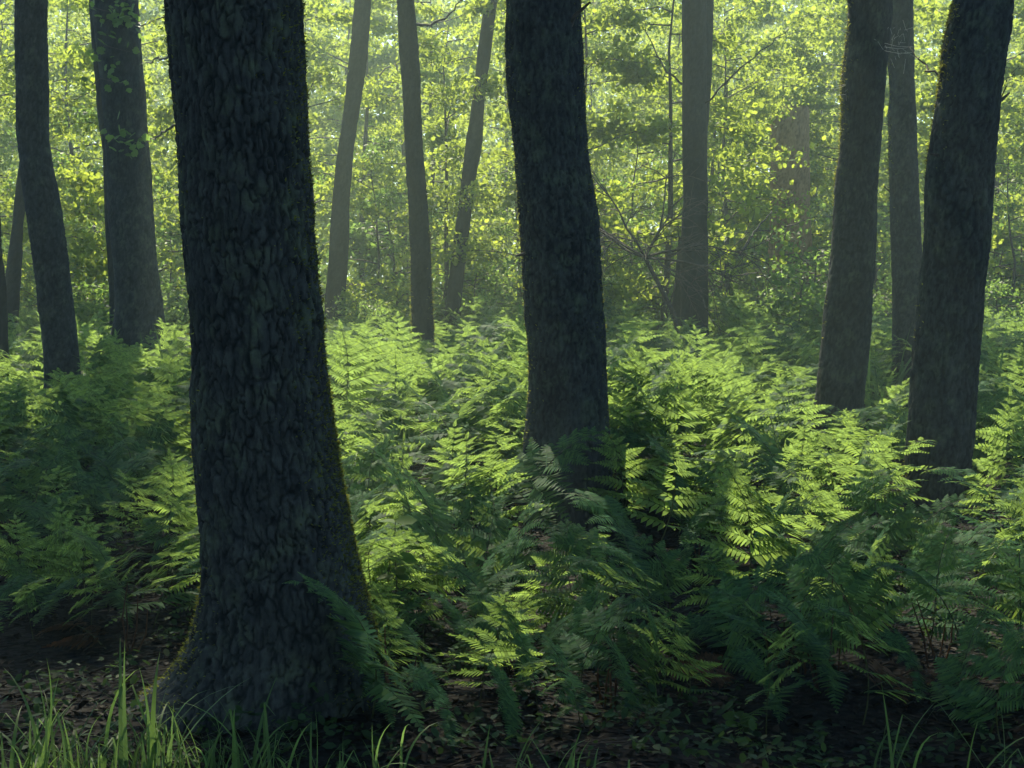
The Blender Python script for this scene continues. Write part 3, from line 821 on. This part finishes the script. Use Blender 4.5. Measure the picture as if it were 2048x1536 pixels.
# the thicket: random fronds, nearest 300 as things, the rest as one mass
def fern_field():
    g = np.random.default_rng(909)
    cand = []
    tries = 0
    trunks = [(x, y, .36 if y < 6 else .32) for _, x, y in TREES]
    grid = {}
    def near(x, y, r):
        i, j = int(x // .5), int(y // .5)
        for a in range(i - 2, i + 3):
            for b in range(j - 2, j + 3):
                for (u, v) in grid.get((a, b), ()):
                    if (u - x) ** 2 + (v - y) ** 2 < r * r: return True
        return False
    for x, y in placed:
        grid.setdefault((int(x // .5), int(y // .5)), []).append((x, y))
    while tries < 60000 and len(cand) < 1900:
        tries += 1
        y = 4.6 + 20.1 * g.random() ** .8
        x = g.uniform(-1, 1) * (.40 * y + .3)
        px = 1024 + FPX * x / y
        # front edge of the thicket as seen in the photo
        front = np.interp(px, [-200, 100, 380, 420, 700, 760, 1250, 1330, 1480, 1800, 2048, 2300], [5.7, 5.8, 6.3, 6.5, 5.7, 4.85, 4.8, 5.3, 4.85, 4.75, 4.6, 4.6])
        if y < front or (y < front + .55 and g.random() < .3): continue
        # hollow in the shade on the left, gap right of the centre oak
        if -60 < px < 330 and 7.2 < y < 9.4 and g.random() < .8: continue
        if 1230 < px < 1480 and 6.4 < y < 7.3 and g.random() < .9: continue
        if any((x - tx) ** 2 + (y - ty) ** 2 < tr * tr for tx, ty, tr in trunks): continue
        # keep the lower trunk of the centre and right oaks partly visible
        if 1060 < px < 1240 and 6.6 < y < 9 and g.random() < .85: continue
        if 1800 < px < 1950 and 8.2 < y < 9.6 and g.random() < .7: continue
        if 370 < px < 740 and y < 5.6: continue
        r = (.19 if 700 < px < 1320 and y < 6.9 else .25) if y < 9 else (.28 if y < 13 else .34)
        if near(x, y, r): continue
        if vnoise(np.array([[x * .9, y * .55, 1.5]]), 77)[0] < -.62 and y > 6.5: continue      # bare gaps between the clumps
        grid.setdefault((int(x // .5), int(y // .5)), []).append((x, y))
        cand.append((x, y))
    cand.sort(key=lambda p: p[1])
    a = Acc()
    n_detail, n_ind = 120, 300 - len(STARS)
    shapes = ["upright", "upright", "arching", "spreading", "flat", "leafy", "drooping", "slim"]
    FEET = [(1765, 1975, 1045, 9.6), (1600, 1745, 815, 12.4), (1035, 1250, 1050, 9.0), (65, 175, 735, 13.2), (200, 345, 665, 17), (805, 885, 675, 18.5), (1325, 1430, 632, 21),
            (630, 700, 632, 21.5), (870, 935, 640, 22.5), (1775, 1855, 755, 16.5)]
    for i, (x, y) in enumerate(cand):
        px = 1024 + FPX * x / y
        ti = int(g.choice(8, p=[.04, .07, .2, .26, .22, .09, .09, .03] if y < 9.5 else [.07, .1, .22, .22, .14, .1, .09, .06]))
        az = g.uniform(0, 2 * PI) if g.random() < .7 else TO_CAM + g.normal(0, .7)
        s = np.interp(y, [4.6, 5.4, 7, 9, 13, 20], [.40, .56, .68, .80, 1.02, 1.15]) * g.uniform(.78, 1.15)
        s *= .97 + .28 * float(vnoise(np.array([[x * .8, y * .5, 4.0]]), 78)[0])
        for x0, x1, lim, yt in FEET:        # the ferns in front of a trunk stay low enough to leave its foot in view
            if x0 < px < x1 and y < yt:
                s = min(s, max(.2, (CAM_Z - (lim - 580) * y / FPX - float(ground(x, y))) / TPL[ti]["apex"]))
        if s < .32 and y > 6: continue
        if i < n_ind:
            lit = "sunlit" if 6.2 < y < 14 and px > 640 else ("shaded" if y < 6.2 else "half-lit")
            row = "front row" if y < 6.8 else ("mid-thicket" if y < 9 else "rear")
            side = ("left of the massive oak" if px < 390 else "between massive and centre oaks" if px < 1060 else "around the centre oak" if px < 1230 else
                    "right of the centre oak" if px < 1480 else "below the leaning mossy oak" if px < 1780 else "around the black crooked oak")
            size = "small" if s < .72 else ("tall" if s > 1.0 else "mid-sized")
            ca, sa = math.cos(az), math.sin(az)
            lean = ("leaning right" if ca > 0 else "leaning left") if abs(ca) > abs(sa) else ("facing us" if sa < 0 else "facing away")
            fern(x, y, ti, s, az, f"{size} {shapes[ti]} {lit} fern {lean} {side}, {row}", f"{shapes[ti]} ferns {side}", i < n_detail, tilt=g.normal(0, .14), roll=g.normal(.16 * ca, .2))
        else:
            t = TPL[ti]
            Rz = np.array(Matrix.Rotation(az, 3, 'Z')) * s
            T = np.array([x, y, float(ground(x, y))])
            for var, M, k in t["fr"]:
                v, f = PINNA_LO[var]
                if y > 15:      # lighter copy: keep every leaflet, drop the rib
                    v, f = v, f[30:]
                a.add((v @ M[:3, :3].T + M[:3, 3]) @ Rz.T + T, f)
    tag(obj("fern_thicket", a.mesh("fern_thicket", M_FERN)), "continuous pale bracken filling the ground beyond the nearer ferns", "bracken", kind="stuff")
    print("ferns", len(cand), "thicket tris", sum(len(f) for f in a.F))
fern_field()

# rusty old bracken stalks
STEMS = ["rusty dead stems at the left of the right-hand thicket", "tallest rusty dead stems under the right-hand thicket", "rusty dead stems below the fern with rusty stalks",
         "rusty dead stems left of the black crooked oak's ferns", "rusty dead stems right of the centre oak foot", "rusty dead stems beside the massive oak's right root",
         "lowest rusty dead stems at the edge of the bare soil", "rusty dead stems nearest the right border", "rusty dead stems left of the massive oak", "rusty dead stems at the right end of the front heap"]
def dead_stalks():
    g = np.random.default_rng(31)
    spots = [(1550, 1230), (1610, 1250), (1680, 1190), (1700, 1210), (1400, 1025), (800, 1370), (1640, 1290), (1870, 1260), (255, 1220), (1220, 1300)]
    for (px, py) in spots:
        Yd = CAM_Z * FPX / (py + 90 - 580)
        c = pix(px, py + 90, Yd)
        a = Acc()
        for q in range(4):
            b = c + np.array([g.normal(0, .03), g.normal(0, .03), 0]); b[2] = float(ground(b[0], b[1])) - .02
            h = g.uniform(.16, .34)
            tip = b + np.array([g.normal(0, .05), g.normal(0, .03), h])
            a.add(*tube(np.array([b, (b + tip) / 2 + g.normal(0, .01, 3), tip]), [.005, .004, .002], 5))
        me = a.mesh("dead_stalks", M_DEAD_STEM)
        o = obj("dead_bracken_stems", me)
        tag(o, STEMS[spots.index((px, py))] if True else f"rusty dead fern stems {'left of the massive oak' if px < 400 else 'beside the massive oak' if px < 1000 else 'right of the centre oak' if px < 1450 else 'under the right-hand thicket'}", "dead stems", "rusty dead fern stems")
dead_stalks()
DEAD_ME = [me.copy() for me in TPL[4]["tiers"]]
for me in DEAD_ME:
    me.name = "frond"; me.materials.clear(); me.materials.append(M_DEAD_STEM)
gd = np.random.default_rng(64)
for (px, py, lab) in [(420, 1010, "brown collapsed fern left of the massive oak"), (900, 1290, "brown withered frond under the front heap"), (1330, 1260, "brown collapsed fern on the dark soil in the gap"),
                      (1700, 1330, "brown withered fern under the right-hand thicket"), (1560, 1180, "brown collapsed fern among rusty stalks"), (230, 1260, "brown withered frond on the litter at the left")]:
    Yd = (CAM_Z - .1) * FPX / (py - 580)
    e = bpy.data.objects.new("dead_fern", None); COL.objects.link(e)
    xx = (px - 1024) / FPX * Yd
    e.matrix_world = Matrix.Translation((xx, Yd, float(ground(xx, Yd)) - .04)) @ Matrix.Rotation(gd.uniform(0, 6.28), 4, 'Z') @ Matrix.Rotation(.9, 4, 'Y') @ Matrix.Scale(gd.uniform(.4, .6), 4)
    obj("stalk", TPL[4]["me"], e)
    for me in DEAD_ME: obj("frond", me, e)
    tag(e, lab, "dead fern", "withered ferns")

# ------------------------------------------------------------------ grass in the foreground
def blade_mesh(seed, bend, kink):
    g = np.random.default_rng(seed)
    n = 9
    t = np.linspace(0, 1, n)
    phi = .12 + bend * t ** 1.6
    if kink: phi = np.where(t > kink, phi + 1.9, phi)
    X = np.concatenate([[0], np.cumsum(np.sin(phi[:-1]) / (n - 1))]); Z = np.concatenate([[0], np.cumsum(np.cos(phi[:-1]) / (n - 1))])
    w = .016 * np.clip(np.minimum(1, .55 + t * 3) * (1 - t ** 2.2), .02, 1)
    L = np.stack([X, -w, Z + 0], 1); C = np.stack([X, 0 * w, Z - .15 * w], 1); R = np.stack([X, w, Z], 1)
    V = np.stack([L, C, R], 1).reshape(-1, 3)
    F = []
    for i in range(n - 1):
        a = i * 3
        F += [(a, a + 1, a + 4, a + 3), (a + 1, a + 2, a + 5, a + 4)]
    return mesh_from("blade", V, np.array(F), M_GRASS)
BLADES = [blade_mesh(1, .25, 0), blade_mesh(2, .7, 0), blade_mesh(3, 1.3, 0), blade_mesh(4, 2.0, 0), blade_mesh(5, .3, .55), blade_mesh(6, .15, .7)]

def grass_tuft(px, Y, n, hmin, hmax, label, spread=.10, seed=0, upright=.4):
    g = np.random.default_rng(1000 + seed)
    x = (px - 1024) / FPX * Y
    e = bpy.data.objects.new("grass_tuft", None); COL.objects.link(e)
    e.location = (x, Y, float(ground(x, Y)) - .01)
    for i in range(n):
        k = int(g.choice(6, p=[.08 + upright * .3, .22 - upright * .1, .25 - upright * .15, .15 - upright * .05, .18, .12]))
        L = g.uniform(hmin, hmax)
        M = Matrix.Translation((g.normal(0, spread), g.normal(0, spread * .5), 0)) @ Matrix.Rotation(g.uniform(0, 6.28), 4, 'Z') @ Matrix.Rotation(g.normal(.15, .3), 4, 'Y') @ Matrix.Diagonal((L, max(.25, L) * g.uniform(.8, 1.3), L, 1))
        obj("blade", BLADES[k], e, M)
    return tag(e, label, "grass", "grass tufts along the front edge")
gt = [(15, 4.55, 26, .14, .34, "bright grass tuft in the bottom left corner"), (80, 4.6, 30, .12, .36, "grass tuft with a tall blade near the bottom left corner"),
      (160, 4.5, 24, .10, .24, "low lit grass tuft left of the tall lone blade"), (235, 4.55, 22, .10, .24, "low grass tuft below the dark leaf litter"),
      (300, 4.6, 26, .16, .40, "tall grass tuft just left of the massive oak root"), (360, 4.5, 26, .12, .26, "grass tuft in front of the massive oak's left root"),
      (430, 4.5, 26, .12, .28, "grass tuft half in the massive oak's shadow"), (500, 4.55, 26, .14, .34, "shaded grass tuft in front of the massive oak"),
      (590, 4.5, 22, .10, .22, "dark grass tuft below the massive oak trunk"), (670, 4.5, 18, .10, .24, "dark grass tuft under the massive oak's right root"),
      (760, 4.55, 10, .12, .26, "thin dark grass tuft right of the oak roots"), (1110, 4.5, 10, .12, .22, "sparse grass tuft with a bent blade at the bottom centre"),
      (1010, 4.48, 10, .06, .13, "short grass tuft at the bottom centre"), (1200, 4.48, 9, .06, .15, "small grass tuft right of the bent blade"),
      (1590, 4.5, 10, .08, .16, "short grass tuft at the bottom right"), (1790, 4.55, 9, .16, .34, "tall thin grass tuft at the bottom right"),
      (1990, 4.6, 8, .16, .32, "sparse tall grass tuft in the bottom right corner")]
for i, (px, Y, n, a, b, lab) in enumerate(gt):
    grass_tuft(px, Y - .30, int(n * 1.2) if px < 420 else int(n * .8), a * 1.1, b * 1.25, lab, .07 if n < 12 else .085, i, .6 if n < 12 else .05)
for i, (px, Y, lab) in enumerate([(365, 15.0, "tall grass tuft glowing behind the massive oak's left edge"), (655, 19.5, "tall grass at the foot of the hazy leaning trunk"),
                                  (1760, 14.5, "grass tuft between the leaning mossy oak and the hazy trunk"), (1975, 13.5, "tall grass right of the black crooked oak")]):
    grass_tuft(px, Y, 26, .7, 1.25, lab, .16, 60 + i, .9)

# ------------------------------------------------------------------ broad-leaved seedlings
SEED_ME = mesh_from("leaf", OVAL_V * np.array([1, 1.35, 1]), OVAL_F, M_SEED)
def seedling(px, py, Y, n, size, label, seed):
    g = np.random.default_rng(seed)
    top = pix(px, py, Y); gz = float(ground(top[0], Y)); H = max(.06, top[2] - gz)
    e = bpy.data.objects.new("seedling", None); COL.objects.link(e); e.location = (top[0], Y, gz - .01)
    V, F = tube(np.array([[0, 0, 0], [.01, 0, H * .5], [0, .01, H]]), [.004, .003, .002], 5)
    obj("stem", mesh_from("stem", V, F, M_FERN_STEM), e)
    for i in range(n):
        a = i * 2.4 + g.uniform(0, .6); h = H * (1 - .32 * (i // 2) / max(1, n / 2))
        d = np.array([[math.cos(a), math.sin(a), g.uniform(-.25, .1)]]); nr = np.array([[g.normal(0, .2), g.normal(0, .2) - .25, 1.0]])
        M4 = np.eye(4); M4[:3, :3] = frames(nr, d)[0] * size * g.uniform(.75, 1.15); M4[:3, 3] = (0, 0, h)
        obj("leaf", SEED_ME, e, Matrix(M4.tolist()))
    return tag(e, label, "seedling", "broad-leaved seedlings")
seedling(790, 1040, 6.4, 6, .12, "seedling with big lime leaves right of the massive oak", 1)
seedling(790, 1110, 6.1, 6, .10, "lower broad-leaved seedling among ferns beside the massive oak", 2)
seedling(1582, 1245, 5.7, 6, .07, "small bright seedling below the right-hand thicket", 3)
seedling(1480, 1430, 4.75, 6, .07, "dark little seedling alone on the bare soil", 4)
seedling(1420, 1025, 7.5, 9, .08, "yellow-lit seedling right of the centre oak foot", 5)
seedling(2040, 1100, 5.4, 5, .12, "dark broad-leaved seedling at the right border", 6)
seedling(1330, 1180, 6.4, 6, .05, "tiny dim seedling in the gap right of the fern heap", 7)

# ------------------------------------------------------------------ leaf litter and fallen twigs
def litter():
    g = np.random.default_rng(5)
    n = 9000
    y = 3.9 + 6.5 * g.random(n) ** 1.5; x = g.uniform(-1, 1, n) * (.42 * y + .2)
    P = np.stack([x, y, ground(x, y) + g.uniform(.004, .02, n)], 1)
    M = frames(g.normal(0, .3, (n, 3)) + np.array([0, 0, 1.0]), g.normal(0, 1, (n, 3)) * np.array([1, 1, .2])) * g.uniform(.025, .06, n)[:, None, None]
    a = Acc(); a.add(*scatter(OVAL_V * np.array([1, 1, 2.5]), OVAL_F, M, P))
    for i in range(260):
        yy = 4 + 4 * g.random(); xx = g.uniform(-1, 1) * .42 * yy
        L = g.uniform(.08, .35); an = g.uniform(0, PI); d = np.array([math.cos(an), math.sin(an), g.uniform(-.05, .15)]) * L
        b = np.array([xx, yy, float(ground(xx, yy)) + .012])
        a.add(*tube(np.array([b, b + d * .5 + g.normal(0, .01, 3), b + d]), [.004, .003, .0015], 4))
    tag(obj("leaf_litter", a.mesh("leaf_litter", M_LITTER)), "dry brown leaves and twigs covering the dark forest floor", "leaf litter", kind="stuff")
litter()

def ground_cover():
    g = np.random.default_rng(15)
    n = 1300
    y = 4.3 + 4.6 * g.random(n) ** 1.2; x = g.uniform(-1, 1, n) * (.40 * y + .2)
    keep = np.array([vnoise(np.array([[xx * 1.6, yy * 1.6, 3.0]]), 8)[0] > -.15 for xx, yy in zip(x, y)])
    x, y = x[keep], y[keep]; n = len(x)
    k = 7
    P = np.repeat(np.stack([x, y, ground(x, y) + g.uniform(.02, .11, n)], 1), k, 0) + g.normal(0, .028, (n * k, 3)) * np.array([1, 1, .6])
    M = frames(g.normal(0, .45, (n * k, 3)) + np.array([0, 0, 1.0]), g.normal(0, 1, (n * k, 3)) * np.array([1, 1, .4])) * g.uniform(.02, .05, n * k)[:, None, None]
    a = Acc(); a.add(*scatter(OVAL_V, OVAL_F, M, P))
    tag(obj("ground_cover", a.mesh("ground_cover", M_HERB)), "low dark leafy herbs scattered over the forest floor", "ground cover", kind="stuff")
ground_cover()

# ------------------------------------------------------------------ bare brushwood right of the centre oak
def brushwood(px, py, Y, label, seed, n=9, L0=1.5):
    g = np.random.default_rng(seed)
    root = pix(px, py, Y)
    a = Acc()
    base = np.array([root[0] + .6, Y, float(ground(root[0] + .6, Y))])
    a.add(*tube(np.array([base, (base + root) / 2 + [.1, 0, .1], root]), [.04, .035, .03], 6))
    def grow(p, d, L, r, depth):
        m = 5
        pts = [p]
        for i in range(m):
            d = d + g.normal(0, .16, 3) + np.array([0, 0, -.05]); d /= np.linalg.norm(d)
            pts.append(pts[-1] + d * L / m)
        pts = np.array(pts)
        a.add(*tube(pts, np.linspace(r, r * .45, m + 1), 4))
        if depth:
            for q in range(7):
                i = int(g.integers(1, m + 1))
                grow(pts[i], d + g.normal(0, .6, 3), L * g.uniform(.35, .6), r * .5, depth - 1)
    for i in range(n):
        ang = g.uniform(-.4, PI + .5)
        grow(root, np.array([math.cos(ang) - .3, g.normal(0, .4), math.sin(ang) * .8]), L0 * g.uniform(.6, 1.1), .018, 2)
    tag(obj("dead_brushwood", a.mesh("dead_brushwood", M_TWIG)), label, "brushwood")
brushwood(1290, 515, 19.5, "tangle of bare brown branches between centre oak and straight hazy trunk", 3)

# ------------------------------------------------------------------ thin bare boughs and spider webs near the trunks
M_WEB = leaf_mat("web_thread", (.7, .7, .66), (.5, .5, .45), .3, .3, .5, .1)
def bough(pts, r, label):
    P = np.array([pix(*q) for q in pts])
    t = np.linspace(0, len(P) - 1, 14)
    Q = np.stack([np.interp(t, np.arange(len(P)), P[:, i]) for i in range(3)], 1) + np.random.default_rng(int(r * 1e5)).normal(0, .012, (14, 3))
    V, F = tube(Q, np.linspace(r, r * .3, 14), 5)
    tag(obj("bare_bough", mesh_from("bare_bough", V, F, M_TWIG)), label, "branch", "thin bare boughs among the trunks")
bough([(836, 48, 18.4), (870, 48, 18.3), (905, 22, 18.3), (930, -10, 18.3)], .022, "curved bare bough leaving the slender knotted trunk near the top")
bough([(1410, 205, 20.9), (1470, 145, 20.6), (1530, 95, 20.4), (1580, 60, 20.2)], .018, "rising bare bough right of the straight hazy trunk")
bough([(1366, 165, 20.9), (1330, 140, 20.6), (1305, 90, 20.4), (1290, 40, 20.2)], .018, "rising bare bough left of the straight hazy trunk")
bough([(1872, 150, 9.6), (1840, 118, 9.8), (1815, 95, 10)], .008, "short bare bough on the black crooked oak's mossy edge")
bough([(1990, 220, 9.6), (2015, 160, 9.5), (2028, 140, 9.5)], .006, "thin pale twig rising right of the black crooked oak")
bough([(360, 240, 15.5), (320, 270, 15.8), (290, 285, 16.6)], .016, "dark bough reaching from the massive oak's edge to the broad trunk")
bough([(345, 110, 15.5), (310, 120, 15.8), (280, 128, 16.6)], .014, "upper dark bough left of the massive oak")
bough([(1480, 510, 23), (1510, 460, 23.4), (1545, 420, 24)], .025, "slanting grey bough at the foot of the rust brown snag")

def web(px, py, Y, w, h, label, seed):
    g = np.random.default_rng(seed)
    a = Acc()
    c = pix(px, py, Y)
    for i in range(34):
        p = c + np.array([g.normal(0, w), g.normal(0, .02), g.uniform(-h, h)]); q = p + np.array([g.normal(0, w * .5), g.normal(0, .02), g.normal(0, h * .4)])
        a.add(*tube(np.array([p, (p + q) / 2, q]), .0008, 3))
    for i in range(3):
        z = c[2] - h * .5 + i * .03
        p = np.array([c[0] - w * 1.6, c[1], z]); q = np.array([c[0] + w * 1.6, c[1], z + g.normal(0, .02)])
        a.add(*tube(np.array([p, (p + q) / 2 - [0, 0, .015], q]), .0012, 3))
    tag(obj("spider_web", a.mesh("spider_web", M_WEB)), label, "spider web")
web(1797, 85, 11.6, .07, .13, "glinting spider web between the leaning oak and the hazy trunk", 1)
web(1672, 165, 11.8, .05, .16, "faint spider web on the leaning oak's mossy edge", 2)

# ------------------------------------------------------------------ haze
def haze():
    m, nt, out = new_mat("haze_air")
    v = nt.nodes.new("ShaderNodeVolumePrincipled")
    v.inputs["Color"].default_value = (*HAZE_COLOR, 1)
    v.inputs["Density"].default_value = HAZE_DENSITY
    v.inputs["Anisotropy"].default_value = HAZE_ANISO
    nt.links.new(v.outputs[0], out.inputs["Volume"])
    x0, x1, y0, y1, z0, z1 = -410, 410, -210, 610, -1.5, 25
    V = np.array([[x, y, z] for z in (z0, z1) for y in (y0, y1) for x in (x0, x1)], float)
    F = np.array([[0, 2, 3, 1], [4, 5, 7, 6], [0, 1, 5, 4], [2, 6, 7, 3], [0, 4, 6, 2], [1, 3, 7, 5]])
    o = obj("haze", mesh_from("haze", V, F, m, False))
    tag(o, kind="stuff")
haze()

# ------------------------------------------------------------------ look-alikes: add the place within their kind
by_label = {}
for o in COL.objects:
    if o.parent is None and o.get("label") and o.get("category"):
        by_label.setdefault(o["label"], []).append(o)
ORD = ["first", "second", "third", "fourth", "fifth", "sixth", "seventh", "eighth", "ninth", "tenth"]
for lab, obs in by_label.items():
    if len(obs) < 2: continue
    obs.sort(key=lambda o: o.location.x / max(.1, o.location.y))
    for i, o in enumerate(obs):
        o["label"] = lab + (", " + ("left one", "right one")[i] if len(obs) == 2 else f", {ORD[min(i, 9)]} from left")
